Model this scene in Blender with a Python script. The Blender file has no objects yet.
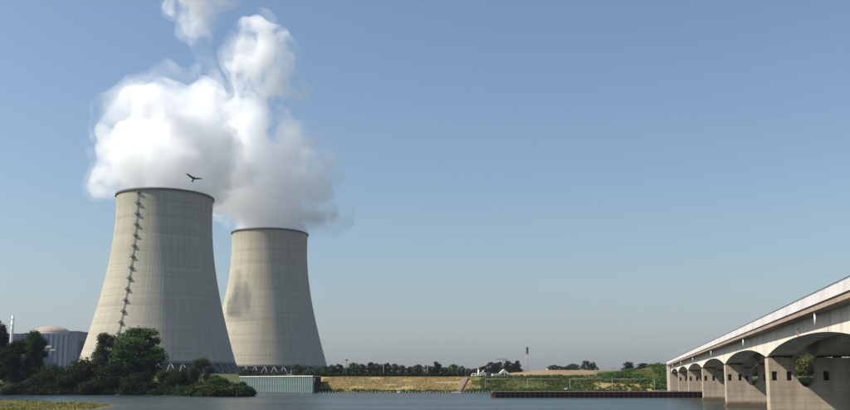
import bpy, bmesh, math, random
import numpy as np
from mathutils import Vector, Matrix, noise as mnoise

random.seed(7)
rng = np.random.default_rng(7)
R = math.radians
SC = bpy.context.scene
COL = SC.collection

# ------------------------------------------------------------------ camera
# metres; water surface z = 0, x right, y away from the viewer
F, CX, CP, HZ, HC = 890.0, 425.0, 255.0, 381.0, 4.0     # focal length and principal point in photo pixels
PITCH = math.atan((HZ - CP) / F)
cam_d = bpy.data.cameras.new('camera')
cam_d.sensor_fit = 'HORIZONTAL'; cam_d.sensor_width = 36.0
cam_d.lens = 36.0 * F / 850.0
cam_d.shift_y = (CP - 205.0) / 850.0
cam_d.clip_start = 0.3; cam_d.clip_end = 30000
cam = bpy.data.objects.new('camera', cam_d); COL.objects.link(cam)
cam.location = (0, 0, HC); cam.rotation_euler = (math.pi / 2 + PITCH, 0, 0)
SC.camera = cam

# ------------------------------------------------------------------ sky, sun, exposure
SUN_AZ, SUN_EL = R(-100), R(41)          # azimuth from the view direction, clockwise
w = bpy.data.worlds.new('World'); SC.world = w; w.use_nodes = True
nt = w.node_tree
sky = nt.nodes.new('ShaderNodeTexSky'); sky.sky_type = 'NISHITA'; sky.sun_disc = False
sky.sun_elevation = SUN_EL; sky.sun_rotation = SUN_AZ
sky.altitude = 100; sky.air_density = 1.4; sky.dust_density = 1.7; sky.ozone_density = 4.5
nt.links.new(sky.outputs[0], nt.nodes['Background'].inputs[0])
nt.nodes['Background'].inputs[1].default_value = 0.089
sd = bpy.data.lights.new('sun', 'SUN'); sd.energy = 4.8; sd.angle = R(0.53); sd.color = (1.0, 0.94, 0.84)
so = bpy.data.objects.new('sun', sd); COL.objects.link(so)
to_sun = Vector((math.sin(SUN_AZ) * math.cos(SUN_EL), math.cos(SUN_AZ) * math.cos(SUN_EL), math.sin(SUN_EL)))
so.rotation_euler = to_sun.to_track_quat('Z', 'Y').to_euler(); so.location = (-60, -30, 80)
SC.view_settings.view_transform = 'Standard'; SC.view_settings.look = 'None'
SC.view_settings.exposure = 0.5; SC.view_settings.gamma = 1.0
SC.view_settings.use_curve_mapping = False
SC.render.engine = 'CYCLES'
cy = SC.cycles
cy.use_denoising = True
cy.max_bounces = 24; cy.diffuse_bounces = 1; cy.glossy_bounces = 3; cy.transmission_bounces = 2
cy.volume_bounces = 20; cy.transparent_max_bounces = 12
cy.sample_clamp_indirect = 6

# ------------------------------------------------------------------ helpers
cp_, sp_ = math.cos(PITCH), math.sin(PITCH)
def ray(u, v):
    a, b = (u - CX) / F, (CP - v) / F
    return Vector((a, cp_ - b * sp_, sp_ + b * cp_))
def at(u, v, Y):                 # point on the pixel's ray at distance Y down the river view
    d = ray(u, v); return Vector((0, 0, HC)) + d * (Y / d.y)
def px_m(Y): return Y / F        # metres per photo pixel at that distance

def tag(o, label=None, cat=None, group=None, kind=None):
    if label: o['label'] = label
    if cat: o['category'] = cat
    if group: o['group'] = group
    if kind: o['kind'] = kind
    return o
def empty(name, loc=(0, 0, 0), rz=0.0):
    o = bpy.data.objects.new(name, None); o.empty_display_size = 1.0
    o.location = loc; o.rotation_euler = (0, 0, rz); COL.objects.link(o); return o
def link(name, me, mat=None, parent=None, loc=(0, 0, 0), rot=(0, 0, 0), scale=(1, 1, 1)):
    o = bpy.data.objects.new(name, me); COL.objects.link(o)
    if mat is not None and len(me.materials) == 0: me.materials.append(mat)
    o.parent = parent; o.location = loc; o.rotation_euler = rot; o.scale = scale
    return o
def mesh_np(name, V, Q, smooth=False):
    me = bpy.data.meshes.new(name)
    V = np.asarray(V, np.float32); Q = np.asarray(Q, np.int32); k = Q.shape[1]
    me.vertices.add(len(V)); me.vertices.foreach_set('co', V.ravel())
    me.loops.add(Q.size); me.loops.foreach_set('vertex_index', Q.ravel())
    me.polygons.add(len(Q)); me.polygons.foreach_set('loop_start', np.arange(0, Q.size, k, dtype=np.int32))
    me.polygons.foreach_set('use_smooth', np.full(len(Q), smooth))
    me.update(calc_edges=True); me.validate(); return me

class MB:
    """collects boxes, tubes and prisms and turns them into one mesh"""
    def __init__(s): s.v = []; s.f = []; s.sm = []
    def add(s, vs, fs, smooth=False):
        n = len(s.v); s.v += [tuple(v) for v in vs]; s.f += [tuple(i + n for i in f) for f in fs]; s.sm += [smooth] * len(fs); return s
    def box(s, x0, x1, y0, y1, z0, z1):
        return s.add([(x0,y0,z0),(x1,y0,z0),(x1,y1,z0),(x0,y1,z0),(x0,y0,z1),(x1,y0,z1),(x1,y1,z1),(x0,y1,z1)],
                     [(0,3,2,1),(4,5,6,7),(0,1,5,4),(1,2,6,5),(2,3,7,6),(3,0,4,7)])
    def prism(s, poly, y0, y1):          # polygon in (x, z), extruded along y
        n = len(poly)
        vs = [(x, y0, z) for x, z in poly] + [(x, y1, z) for x, z in poly]
        fs = [tuple(range(n)), tuple(range(2*n-1, n-1, -1))] + [((i+1) % n, i, n+i, n+(i+1) % n) for i in range(n)]
        return s.add(vs, fs)
    def tube(s, pts, rad, seg=8, cap=True):
        pts = [Vector(p) for p in pts]; rings = []
        if not hasattr(rad, '__len__'): rad = [rad] * len(pts)
        for i, p in enumerate(pts):
            d = (pts[min(i+1, len(pts)-1)] - pts[max(i-1, 0)]).normalized()
            a = d.orthogonal().normalized() if abs(d.z) < .99 else Vector((1, 0, 0)); a = (a - d * a.dot(d)).normalized(); b = d.cross(a)
            rings.append([p + (a * math.cos(t) + b * math.sin(t)) * rad[i] for t in [2*math.pi*k/seg for k in range(seg)]])
        vs = [v for r in rings for v in r]; fs = []
        for i in range(len(pts) - 1):
            for k in range(seg): fs.append((i*seg+k, i*seg+(k+1) % seg, (i+1)*seg+(k+1) % seg, (i+1)*seg+k))
        if cap: fs += [tuple(range(seg-1, -1, -1)), tuple((len(pts)-1)*seg+k for k in range(seg))]
        return s.add(vs, fs, True)
    def lathe(s, prof, seg=48, smooth=True, close=False):       # profile of (r, z)
        vs = [(r*math.cos(2*math.pi*k/seg), r*math.sin(2*math.pi*k/seg), z) for r, z in prof for k in range(seg)]
        fs = []; n = len(prof)
        for i in range(n if close else n - 1):
            j = (i+1) % n
            for k in range(seg): fs.append((i*seg+k, i*seg+(k+1) % seg, j*seg+(k+1) % seg, j*seg+k))
        return s.add(vs, fs, smooth)
    def mesh(s, name):
        me = bpy.data.meshes.new(name); me.from_pydata(s.v, [], s.f); me.polygons.foreach_set('use_smooth', s.sm); me.update(); return me
    def build(s, name, mat, parent=None, loc=(0,0,0), rot=(0,0,0)):
        return link(name, s.mesh(name), mat, parent, loc, rot)

# ------------------------------------------------------------------ materials
class NT:
    def __init__(s, name, rough=.8, spec=.3):
        s.m = bpy.data.materials.new(name); s.m.use_nodes = True; s.t = s.m.node_tree
        s.b = s.t.nodes['Principled BSDF']; s.b.inputs['Roughness'].default_value = rough
        s.b.inputs['Specular IOR Level'].default_value = spec
        s.tc = s.t.nodes.new('ShaderNodeTexCoord')
    def n(s, typ, **kw):
        nd = s.t.nodes.new(typ)
        for k, v in kw.items(): setattr(nd, k, v)
        return nd
    def l(s, a, b): s.t.links.new(a, b)
    def mapped(s, scale=(1,1,1), src=None):
        m = s.n('ShaderNodeMapping'); m.inputs['Scale'].default_value = scale
        s.l(src or s.tc.outputs['Object'], m.inputs['Vector']); return m.outputs[0]
    def noise(s, scale, detail=4, vec=None, rough=.55):
        n = s.n('ShaderNodeTexNoise'); n.inputs['Scale'].default_value = scale; n.inputs['Detail'].default_value = detail
        n.inputs['Roughness'].default_value = rough
        s.l(vec or s.tc.outputs['Object'], n.inputs['Vector']); return n.outputs['Fac']
    def ramp(s, fac, stops):
        r = s.n('ShaderNodeValToRGB'); e = r.color_ramp.elements
        while len(e) < len(stops): e.new(.5)
        for el, (p, c) in zip(e, stops): el.position = p; el.color = (*c, 1) if len(c) == 3 else c
        s.l(fac, r.inputs[0]); return r.outputs[0]
    def math(s, op, a, b=None):
        m = s.n('ShaderNodeMath', operation=op)
        for i, v in enumerate((a, b)):
            if v is None: continue
            if isinstance(v, (int, float)): m.inputs[i].default_value = v
            else: s.l(v, m.inputs[i])
        return m.outputs[0]
    def mix(s, fac, a, b, typ='MIX'):
        m = s.n('ShaderNodeMix', data_type='RGBA', blend_type=typ)
        for i, v in ((0, fac), (6, a), (7, b)):
            if isinstance(v, (int, float)): m.inputs[i].default_value = v
            elif isinstance(v, tuple): m.inputs[i].default_value = (*v, 1)
            else: s.l(v, m.inputs[i])
        return m.outputs[2]
    def color(s, c):
        if isinstance(c, tuple): s.b.inputs['Base Color'].default_value = (*c, 1)
        else: s.l(c, s.b.inputs['Base Color'])
    def bump(s, h, strength=.3, dist=.1):
        b = s.n('ShaderNodeBump'); b.inputs['Strength'].default_value = strength; b.inputs['Distance'].default_value = dist
        s.l(h, b.inputs['Height']); s.l(b.outputs[0], s.b.inputs['Normal'])

def g(v, k=1.0): return tuple(x * k for x in v)
def simple(name, c, var=.15, scale=.6, rough=.75, spec=.3, metal=0.0):
    m = NT(name, rough, spec); m.b.inputs['Metallic'].default_value = metal
    f = m.noise(scale, 5); m.color(m.ramp(f, [(.3, g(c, 1-var)), (.7, g(c, 1+var))])); m.bump(m.noise(scale*6, 4), .2, .03)
    return m.m

def mat_tower():
    m = NT('tower_concrete', .85, .2)
    sep = m.n('ShaderNodeSeparateXYZ'); m.l(m.tc.outputs['Object'], sep.inputs[0])
    ang = m.math('ARCTAN2', sep.outputs[1], sep.outputs[0])
    comb = m.n('ShaderNodeCombineXYZ'); m.l(m.math('MULTIPLY', ang, 44.0), comb.inputs[0]); m.l(sep.outputs[2], comb.inputs[2])
    lift = m.noise(1.0, 3, m.mapped((.006, .006, .55), comb.outputs[0]))          # pour rings
    big = m.noise(1.0, 3, m.mapped((.012, 1, .045), comb.outputs[0]))
    streak = m.noise(1.0, 4, m.mapped((.42, 1, .012), comb.outputs[0]))           # run-off streaks
    col = m.ramp(lift, [(.30, (.305, .278, .205)), (.50, (.385, .352, .265)), (.70, (.43, .395, .30))])
    col = m.mix(m.math('MULTIPLY', big, .55), col, (.345, .325, .275))
    st = m.ramp(streak, [(.40, (1, 1, 1)), (.70, (.86, .86, .86))])
    col = m.mix(1.0, col, st, 'MULTIPLY')
    top = m.n('ShaderNodeMapRange'); m.l(sep.outputs[2], top.inputs[0])
    top.inputs[1].default_value = 118; top.inputs[2].default_value = 160; top.inputs[3].default_value = 0; top.inputs[4].default_value = .30
    col = m.mix(m.math('MULTIPLY', top.outputs[0], streak), col, (.16, .16, .14))
    m.color(col); m.bump(lift, .5, .25); return m.m

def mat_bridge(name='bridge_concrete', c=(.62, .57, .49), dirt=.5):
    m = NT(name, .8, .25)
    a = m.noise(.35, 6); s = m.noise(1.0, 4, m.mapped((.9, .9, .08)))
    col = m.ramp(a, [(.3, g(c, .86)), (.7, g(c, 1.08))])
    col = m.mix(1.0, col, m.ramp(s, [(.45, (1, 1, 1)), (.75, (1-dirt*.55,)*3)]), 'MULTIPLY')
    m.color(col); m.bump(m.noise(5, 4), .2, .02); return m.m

def mat_pier():
    m = NT('pier_concrete', .85, .2)
    sep = m.n('ShaderNodeSeparateXYZ'); m.l(m.tc.outputs['Object'], sep.inputs[0])
    a = m.noise(.5, 6); s = m.noise(1.0, 4, m.mapped((1.1, 1.1, .10)))
    col = m.ramp(a, [(.3, (.36, .30, .22)), (.7, (.48, .405, .31))])
    col = m.mix(1.0, col, m.ramp(s, [(.45, (1, 1, 1)), (.75, (.72, .70, .66))]), 'MULTIPLY')
    lin = m.n('ShaderNodeTexWave', wave_type='BANDS', bands_direction='Z'); lin.inputs['Scale'].default_value = .38; lin.inputs['Distortion'].default_value = .4
    m.l(m.tc.outputs['Object'], lin.inputs['Vector'])
    col = m.mix(1.0, col, m.ramp(lin.outputs['Fac'], [(.0, (.86, .86, .85)), (.08, (1, 1, 1))]), 'MULTIPLY')
    wet = m.n('ShaderNodeMapRange'); m.l(m.math('ADD', sep.outputs[2], m.math('MULTIPLY', a, -.8)), wet.inputs[0])
    wet.inputs[1].default_value = .05; wet.inputs[2].default_value = .55; wet.inputs[3].default_value = 1; wet.inputs[4].default_value = 0
    col = m.mix(wet.outputs[0], col, (.13, .095, .06))
    m.color(col); m.bump(m.noise(4, 4), .25, .03); return m.m

def mat_water():
    m = NT('river_water', .22, .42)
    m.b.inputs['IOR'].default_value = 1.333
    col = m.ramp(m.noise(.02, 3), [(.35, (.026, .037, .032)), (.7, (.036, .047, .038))]); m.color(col)
    n1 = m.noise(1.0, 3, m.mapped((.9, 1.6, 1))); n2 = m.noise(1.0, 4, m.mapped((.16, .30, 1))); n3 = m.noise(1.0, 2, m.mapped((.012, .03, 1)))
    gust = m.ramp(n3, [(.35, (.35,)*3), (.65, (1,)*3)])
    h = m.math('ADD', m.math('MULTIPLY', n1, .16), m.math('MULTIPLY', n2, .55))
    m.bump(m.math('MULTIPLY', h, gust), 1.0, 3.0); return m.m

def mat_ground():
    m = NT('ground_cover', .95, .1)
    at_ = m.n('ShaderNodeAttribute', attribute_name='cover')
    a = m.noise(.18, 6, rough=.7); b = m.noise(1.4, 4)
    col = m.mix(1.0, at_.outputs['Color'], m.ramp(a, [(.28, (.62, .66, .60)), (.5, (1, 1, 1)), (.74, (1.35, 1.28, 1.15))]), 'MULTIPLY')
    col = m.mix(1.0, col, m.ramp(b, [(.3, (.75, .75, .72)), (.7, (1.2, 1.2, 1.2))]), 'MULTIPLY')
    m.color(col); m.bump(b, .6, .4); return m.m

def mat_leaf(name, c, c2, trans=.35):
    m = NT(name, .8, .08)
    t = m.n('ShaderNodeAttribute', attribute_name='tint'); oi = m.n('ShaderNodeObjectInfo')
    col = m.ramp(t.outputs['Fac'], [(0, c), (1, c2)])
    hs = m.n('ShaderNodeHueSaturation'); m.l(col, hs.inputs['Color'])
    m.l(m.math('ADD', m.math('MULTIPLY', oi.outputs['Random'], .5), .75), hs.inputs['Value'])
    m.l(m.math('ADD', m.math('MULTIPLY', oi.outputs['Random'], .04), .48), hs.inputs['Hue'])
    m.color(hs.outputs[0])
    tr = m.n('ShaderNodeBsdfTranslucent'); m.l(hs.outputs[0], tr.inputs[0])
    mx = m.n('ShaderNodeMixShader'); mx.inputs[0].default_value = trans
    m.l(m.b.outputs[0], mx.inputs[1]); m.l(tr.outputs[0], mx.inputs[2]); m.l(mx.outputs[0], m.t.nodes['Material Output'].inputs['Surface'])
    return m.m

def mat_steam(name, dens, lo, hi, scale, aniso=.35, step=.15, base=0.0):
    m = bpy.data.materials.new(name); m.use_nodes = True; t = m.node_tree
    t.nodes.remove(t.nodes['Principled BSDF'])
    tc = t.nodes.new('ShaderNodeTexCoord'); nz_ = t.nodes.new('ShaderNodeTexNoise'); nz_.inputs['Scale'].default_value = scale
    nz_.inputs['Detail'].default_value = 6; nz_.inputs['Roughness'].default_value = .6; nz_.inputs['Distortion'].default_value = .6
    t.links.new(tc.outputs['Object'], nz_.inputs['Vector'])
    mr = t.nodes.new('ShaderNodeMapRange'); mr.interpolation_type = 'SMOOTHSTEP'
    for i, v_ in ((1, lo), (2, hi), (3, base), (4, dens)): mr.inputs[i].default_value = v_
    t.links.new(nz_.outputs['Fac'], mr.inputs[0])
    v = t.nodes.new('ShaderNodeVolumePrincipled'); v.inputs['Color'].default_value = (1, 1, 1, 1); v.inputs['Anisotropy'].default_value = aniso
    t.links.new(mr.outputs[0], v.inputs['Density']); t.links.new(v.outputs[0], t.nodes['Material Output'].inputs['Volume'])
    m.cycles.volume_step_rate = step
    return m
def mat_volume(name, density, col, aniso):
    m = bpy.data.materials.new(name); m.use_nodes = True; t = m.node_tree
    t.nodes.remove(t.nodes['Principled BSDF'])
    v = t.nodes.new('ShaderNodeVolumePrincipled'); v.inputs['Density'].default_value = density
    v.inputs['Color'].default_value = (*col, 1); v.inputs['Anisotropy'].default_value = aniso
    t.links.new(v.outputs[0], t.nodes['Material Output'].inputs['Volume']); return m

M = dict(
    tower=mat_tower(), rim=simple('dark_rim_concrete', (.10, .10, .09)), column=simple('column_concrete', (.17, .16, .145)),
    fill=simple('cooling_fill_dark', (.05, .055, .06)), steel=simple('dark_steel', (.10, .10, .095), .2, 1.5, .6),
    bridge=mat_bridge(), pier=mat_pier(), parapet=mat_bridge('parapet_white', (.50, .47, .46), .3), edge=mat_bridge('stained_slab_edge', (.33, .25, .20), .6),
    water=mat_water(), ground=mat_ground(),
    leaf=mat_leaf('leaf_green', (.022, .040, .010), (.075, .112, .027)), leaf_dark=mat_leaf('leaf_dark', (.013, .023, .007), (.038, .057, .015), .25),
    leaf_pale=mat_leaf('leaf_willow', (.035, .050, .024), (.095, .115, .058)), leaf_red=mat_leaf('leaf_copper', (.04, .022, .02), (.09, .05, .03)),
    leaf_olive=mat_leaf('leaf_olive', (.07, .075, .025), (.15, .13, .045)), leaf_dry=mat_leaf('grass_dry', (.25, .20, .075), (.42, .32, .135), .45),
    leaf_scrub=mat_leaf('scrub_green', (.04, .07, .018), (.11, .15, .04), .35),
    leaf_mixed=mat_leaf('grass_mixed', (.055, .085, .020), (.24, .20, .075), .35),
    leaf_lush=mat_leaf('grass_lush', (.06, .11, .025), (.13, .19, .05), .3),
    bark=simple('bark', (.10, .08, .06), .3, 3),
    pile=simple('painted_sheet_pile', (.205, .275, .255), .22, .8, .5, .4), rust=simple('rusty_sheet_pile', (.060, .028, .020), .4, .9, .8),
    conc=mat_bridge('quay_concrete', (.46, .43, .37), .5), clad=simple('blue_grey_cladding', (.10, .125, .175), .10, .15, .5, .4),
    clad_d=simple('dark_cladding', (.065, .075, .105), .12, .2, .5, .4), dome=simple('dome_concrete', (.36, .29, .24), .12, .2),
    white=simple('white_render', (.80, .78, .73), .06, .4), roof=simple('pale_roof', (.55, .50, .44), .12, .5), glass=simple('dark_opening', (.03, .03, .035), .1, 1, .3),
    pole=simple('pale_painted_pole', (.50, .47, .45), .1, 1), stake=simple('weathered_stake', (.36, .33, .30), .3, 2),
    galv=simple('galvanised_steel', (.32, .33, .34), .15, 1, .5), red=simple('red_panel', (.42, .07, .06), .1, 2),
    feather=simple('black_plumage', (.012, .011, .010), .3, 8), swan=simple('white_plumage', (.82, .80, .76), .05, 6), beak=simple('orange_beak', (.5, .18, .03), .1, 8),
    earth=simple('bare_earth_path', (.34, .26, .19), .2, .5),
    steam=mat_volume('dense_steam', .055, (1, 1, 1), .35), steam_mid=mat_steam('loose_steam', .060, .43, .60, .030), steam_thin=mat_steam('thin_steam', .020, .45, .66, .024),
    haze=mat_volume('hazy_air', .00007, (.53, .64, .86), .2),
)

# ------------------------------------------------------------------ terrain
BA = R(12.6); B0 = Vector((38.1, 100.0)); SPAN = 43.5
AX = Vector((math.sin(BA), math.cos(BA))); AR = Vector((math.cos(BA), -math.sin(BA)))
far_land = [(-6500, 262), (-300, 262), (-150, 260), (-118, 257), (-90, 259), (-70, 253), (-63, 238), (-54, 228), (-47, 229), (-46, 238), (-52, 262), (-58, 300), (-70.5, 345),
            (-38.2, 310), (-36, 312), (0, 313), (40, 311), (75, 312), (140, 310), (400, 316), (6500, 330), (6500, 6900), (-6500, 6900)]
near_land = [(-6500, -4000), (6500, -4000), (6500, 14), (60, 13), (22, 14), (0, 11), (-30, 12), (-70, 9), (-400, 12), (-6500, 14)]
spit = [(-700, 90), (-120, 92), (-70, 100), (-54, 112), (-46, 126), (-50, 146), (-68, 161), (-95, 167), (-700, 182)]
def poly_sd(P, X, Y):
    P = np.array(P, float); n = len(P); d = np.full(X.shape, 1e18); ins = np.zeros(X.shape, bool)
    for i in range(n):
        a, b = P[i], P[(i+1) % n]; e = b - a
        wx, wy = X - a[0], Y - a[1]; t = np.clip((wx*e[0] + wy*e[1]) / (e @ e), 0, 1)
        d = np.minimum(d, (wx - t*e[0])**2 + (wy - t*e[1])**2)
        c = ((a[1] > Y) != (b[1] > Y)) & (X < (b[0]-a[0]) * (Y-a[1]) / (b[1]-a[1] + 1e-12) + a[0]); ins ^= c
    return np.where(ins, 1, -1) * np.sqrt(d)
def ss(a, b, x): t = np.clip((x - a) / (b - a), 0, 1); return t*t*(3-2*t)
def vnoise(X, Y, s, seed=0):
    x, y = X / s, Y / s; xi, yi = np.floor(x).astype(np.int64), np.floor(y).astype(np.int64); fx, fy = x - xi, y - yi
    def h(i, j):
        v = (i * 374761393 + j * 668265263 + seed * 1442695) & 0x7fffffff; v = ((v ^ (v >> 13)) * 1274126177) & 0x7fffffff
        return (v & 0xffff) / 65535.0
    fx, fy = fx*fx*(3-2*fx), fy*fy*(3-2*fy)
    return (h(xi, yi)*(1-fx) + h(xi+1, yi)*fx)*(1-fy) + (h(xi, yi+1)*(1-fx) + h(xi+1, yi+1)*fx)*fy
def axis_off(X, Y):      # metres to the right of the bridge's left face
    return (X - B0.x) * AR.x + (Y - B0.y) * AR.y
def height(X, Y):
    X, Y = np.asarray(X, float), np.asarray(Y, float)
    df, dn, dsp = poly_sd(far_land, X, Y), poly_sd(near_land, X, Y), poly_sd(spit, X, Y)
    crest = 3.2 + 2.3 * ss(-70, -40, X)
    plate = crest + (9.0 - crest) * ss(380, 640, Y) * (1 - ss(-60, 30, X)) + 4.0 * ss(345, 470, Y) * ss(38, 62, X)
    plate = plate + ss(2300, 3600, Y) * 34 * (.35 + .9 * vnoise(X, Y, 900, 3)) + (vnoise(X, Y, 60, 5) - .5) * .5
    off = axis_off(X, Y)
    ramp = 9.8 - np.maximum(0, -off - 4) * .25 - np.maximum(0, off - 11) * .3
    land = np.maximum(plate, ramp * ss(300, 330, Y))
    slope = np.where(X < -60, .22, .27)
    hf = np.minimum(land, .12 + df * slope + (vnoise(X, Y, 9, 1) - .5) * .5 * ss(0, 5, df))
    hn = np.minimum(2.4 + (vnoise(X, Y, 14, 2) - .5) * .3, dn * .25)
    nramp = np.minimum(9.8 - np.maximum(0, -off + 1) * .5 - np.maximum(0, off - 10) * .5, dn * .7)
    hn = np.maximum(hn, nramp)
    hs = np.minimum(.42 + (vnoise(X, Y, 8, 4) - .5) * .25, dsp * .12)
    return np.maximum(np.maximum(np.maximum(hf, hn), hs), -1.8)
def gz(x, y): return float(height(np.array([x]), np.array([y]))[0])
xs = np.unique(np.concatenate([np.arange(-160, 160, 1.8), np.geomspace(160, 6500, 42), -np.geomspace(160, 6500, 42)]))
ys = np.unique(np.concatenate([np.arange(-30, 110, 5.0), np.arange(110, 180, 1.8), np.arange(180, 222, 4), np.arange(222, 370, 1.6), np.geomspace(370, 6900, 70), -np.geomspace(30, 4000, 24)]))
GX, GY = np.meshgrid(xs, ys); GZ = height(GX, GY)
nx, ny = len(xs), len(ys)
idx = np.arange(nx*ny).reshape(ny, nx)
Q = np.stack([idx[:-1, :-1], idx[:-1, 1:], idx[1:, 1:], idx[1:, :-1]], -1).reshape(-1, 4)
me = mesh_np('ground', np.stack([GX, GY, GZ], -1).reshape(-1, 3), Q, True)
dry, lush, green, brown, mud, spitc = [np.array(c) for c in ((.33, .25, .11), (.085, .105, .035), (.07, .085, .032), (.27, .185, .11), (.11, .095, .07), (.20, .20, .055))]
n1 = vnoise(GX, GY, 12, 8); n2 = vnoise(GX, GY, 34, 9)
C = np.broadcast_to(green, GX.shape + (3,)).copy()
def blend(mask, c):
    global C; C = C * (1 - mask[..., None]) + c * mask[..., None]
blend(ss(-60, -38, GX) * (1 - ss(14, 24, GX + (n1-.5)*14)) * ss(305, 312, GY) * (1 - ss(380, 460, GY)), dry)
blend(ss(14, 24, GX + (n1-.5)*14) * ss(300, 312, GY) * (1 - ss(345, 352, GY)), lush)
blend(ss(10, 24, GX) * (1-ss(60, 85, GX)) * ss(.5, .72, n1) * ss(300, 312, GY) * (1 - ss(345, 352, GY)) * .8, dry * .8)
blend(ss(30, 42, GX) * ss(340, 348, GY) * (1 - ss(900, 1400, GY)), brown)
off = axis_off(GX, GY)
blend(ss(-30, -22, off + (n1-.5)*14) * (1 - ss(12, 18, off)) * ss(314, 322, GY + (n2-.5)*6) * (1 - ss(420, 460, GY)), lush)
blend(ss(-32, -26, off + (n1-.5)*8) * (1-ss(-8, -3, off)) * ss(310, 313, GY) * (1 - ss(321, 325, GY + (n2-.5)*5)), dry * 1.05)
pth = np.abs((GX + 57) + (GY - 255)*.131) < .9
blend(pth * (GY > 250) * (GY < 296) * 1.0, np.array((.34, .27, .20)))
blend(1 - ss(.25, .75, GZ + (n1-.5)*.5), mud)
blend((GX < -40) * (GY > 105) * (GY < 190) * ss(.05, .2, GZ), spitc * .8 + dry * .25 * 1.0)
ca = me.color_attributes.new('cover', 'FLOAT_COLOR', 'POINT')
ca.data.foreach_set('color', np.concatenate([C.reshape(-1, 3), np.ones((nx*ny, 1))], 1).astype(np.float32).ravel())
tag(link('ground', me, M['ground']), kind='structure')
tag(link('water', mesh_np('water', [(-6400, -20, 0), (6400, -20, 0), (6400, 420, 0), (-6400, 420, 0)], [(0, 1, 2, 3)]), M['water']), kind='structure')

# ------------------------------------------------------------------ bridge
bridge = empty('road_bridge', (B0.x, B0.y, 0), -BA)
tag(bridge, 'long pale concrete arched road bridge crossing the river on wall piers', 'bridge')
W = 9.6; Z_IMP = 6.5; Z_SLAB = 9.28
KS = list(range(-2, 5))
def girder_mesh(w0, w1):
    n = 36; t = np.linspace(0, 1, n+1); y = .03 + t * (SPAN - .06); u = np.clip(abs(2*t-1), 0, 1)
    zb = Z_IMP + .14 + 1.36 * (1 - u**2.3)
    mb = MB(); vs = []
    for yy, z in zip(y, zb): vs += [(w0, yy, z), (w1, yy, z), (w1, yy, Z_SLAB), (w0, yy, Z_SLAB)]
    fs = [(3, 2, 1, 0), tuple(4*n + i for i in range(4))]
    for i in range(n):
        for k in range(4): fs.append((4*i+k, 4*i+(k+1) % 4, 4*i+4+(k+1) % 4, 4*i+4+k))
    mb.add(vs, fs); return mb.mesh('girder')
gl, gr = girder_mesh(0, 2.8), girder_mesh(5.1, W)
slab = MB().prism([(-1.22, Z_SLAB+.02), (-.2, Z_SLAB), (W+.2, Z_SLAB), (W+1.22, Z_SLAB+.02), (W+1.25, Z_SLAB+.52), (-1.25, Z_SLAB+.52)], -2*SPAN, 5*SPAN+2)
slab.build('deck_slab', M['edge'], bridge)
for k in KS:
    for mm in (gl, gr): link('girder', mm, M['bridge'], bridge, (0, k*SPAN, 0))
PAN = SPAN / 6
pan = MB().prism([(-1.36, Z_SLAB+.44), (-1.14, Z_SLAB+.5205), (-1.14, Z_SLAB+1.22), (-1.30, Z_SLAB+1.22)], .012, PAN-.012).mesh('parapet_panel')
for i in range(42):
    link('parapet_panel', pan, M['parapet'], bridge, (0, -2*SPAN + i*PAN, 0))
    o = link('parapet_panel', pan, M['parapet'], bridge, (W, -2*SPAN + (i+1)*PAN, 0), (0, 0, math.pi))
for wv in (-1.22, W+1.22):
    hr = MB().tube([(wv, -2*SPAN, Z_SLAB+1.36), (wv, 5*SPAN, Z_SLAB+1.36)], .035, 6)
    for i in range(0, 127): hr.tube([(wv, -2*SPAN + i*2.4, Z_SLAB+1.2), (wv, -2*SPAN + i*2.4, Z_SLAB+1.36)], .02, 4)
    hr.build('handrail', M['steel'], bridge)
MB().box(-1.1, W+1.1, -2*SPAN, 5*SPAN+2, Z_SLAB+.523, Z_SLAB+.60).build('road_surface', simple('asphalt', (.05, .05, .05)), bridge)
# pier: two leaves joined low down, with square niches
def pier_mesh():
    T = 1.2; bm = bmesh.new()
    outer = [(0, -3), (W, -3), (W, Z_IMP), (5.1, Z_IMP), (5.1, 4.6), (4.85, 3.95), (4.4, 3.45), (3.95, 3.3), (3.5, 3.45), (3.05, 3.95), (2.8, 4.6), (2.8, Z_IMP), (0, Z_IMP)]
    holes = [(.32, .86, 4.05, 5.05), (1.85, 2.38, 4.05, 5.05), (5.6, 6.2, 4.05, 5.05), (8.25, 8.85, 4.05, 5.05)]
    loops = [outer] + [[(a, c), (b, c), (b, d), (a, d)] for a, b, c, d in holes]
    ed = []
    for lp in loops:
        vs = [bm.verts.new((x, -T, z)) for x, z in lp]; ed += [bm.edges.new((vs[i], vs[(i+1) % len(vs)])) for i in range(len(vs))]
    bmesh.ops.triangle_fill(bm, use_beauty=True, edges=ed)
    r = bmesh.ops.extrude_face_region(bm, geom=list(bm.faces))
    bmesh.ops.translate(bm, verts=[v for v in r['geom'] if isinstance(v, bmesh.types.BMVert)], vec=(0, 2*T, 0))
    bmesh.ops.recalc_face_normals(bm, faces=bm.faces)
    me = bpy.data.meshes.new('pier_wall'); bm.to_mesh(me); bm.free(); return me, holes
pm, holes = pier_mesh()
plug = [MB().box(a-.05, b+.05, -.15, .15, c-.05, d+.05).mesh('niche_back') for a, b, c, d in holes]
foot = MB().box(-.22, W+.22, -1.45, 1.45, -3, .32).mesh('footing')
bear = MB().box(-.3, .3, -.78, .78, -.01, .15).mesh('bearing_block')
for k in range(-1, 5):
    p = link('pier', pm, M['pier'], bridge, (0, k*SPAN, 0))
    for pg in plug: link('niche_back', pg, M['pier'], p)
    link('footing', foot, M['pier'], p)
    for wv in (.5, 2.3, 5.6, 7.35, 9.1): link('bearing_block', bear, M['column'], p, (wv, 0, Z_IMP))
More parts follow.
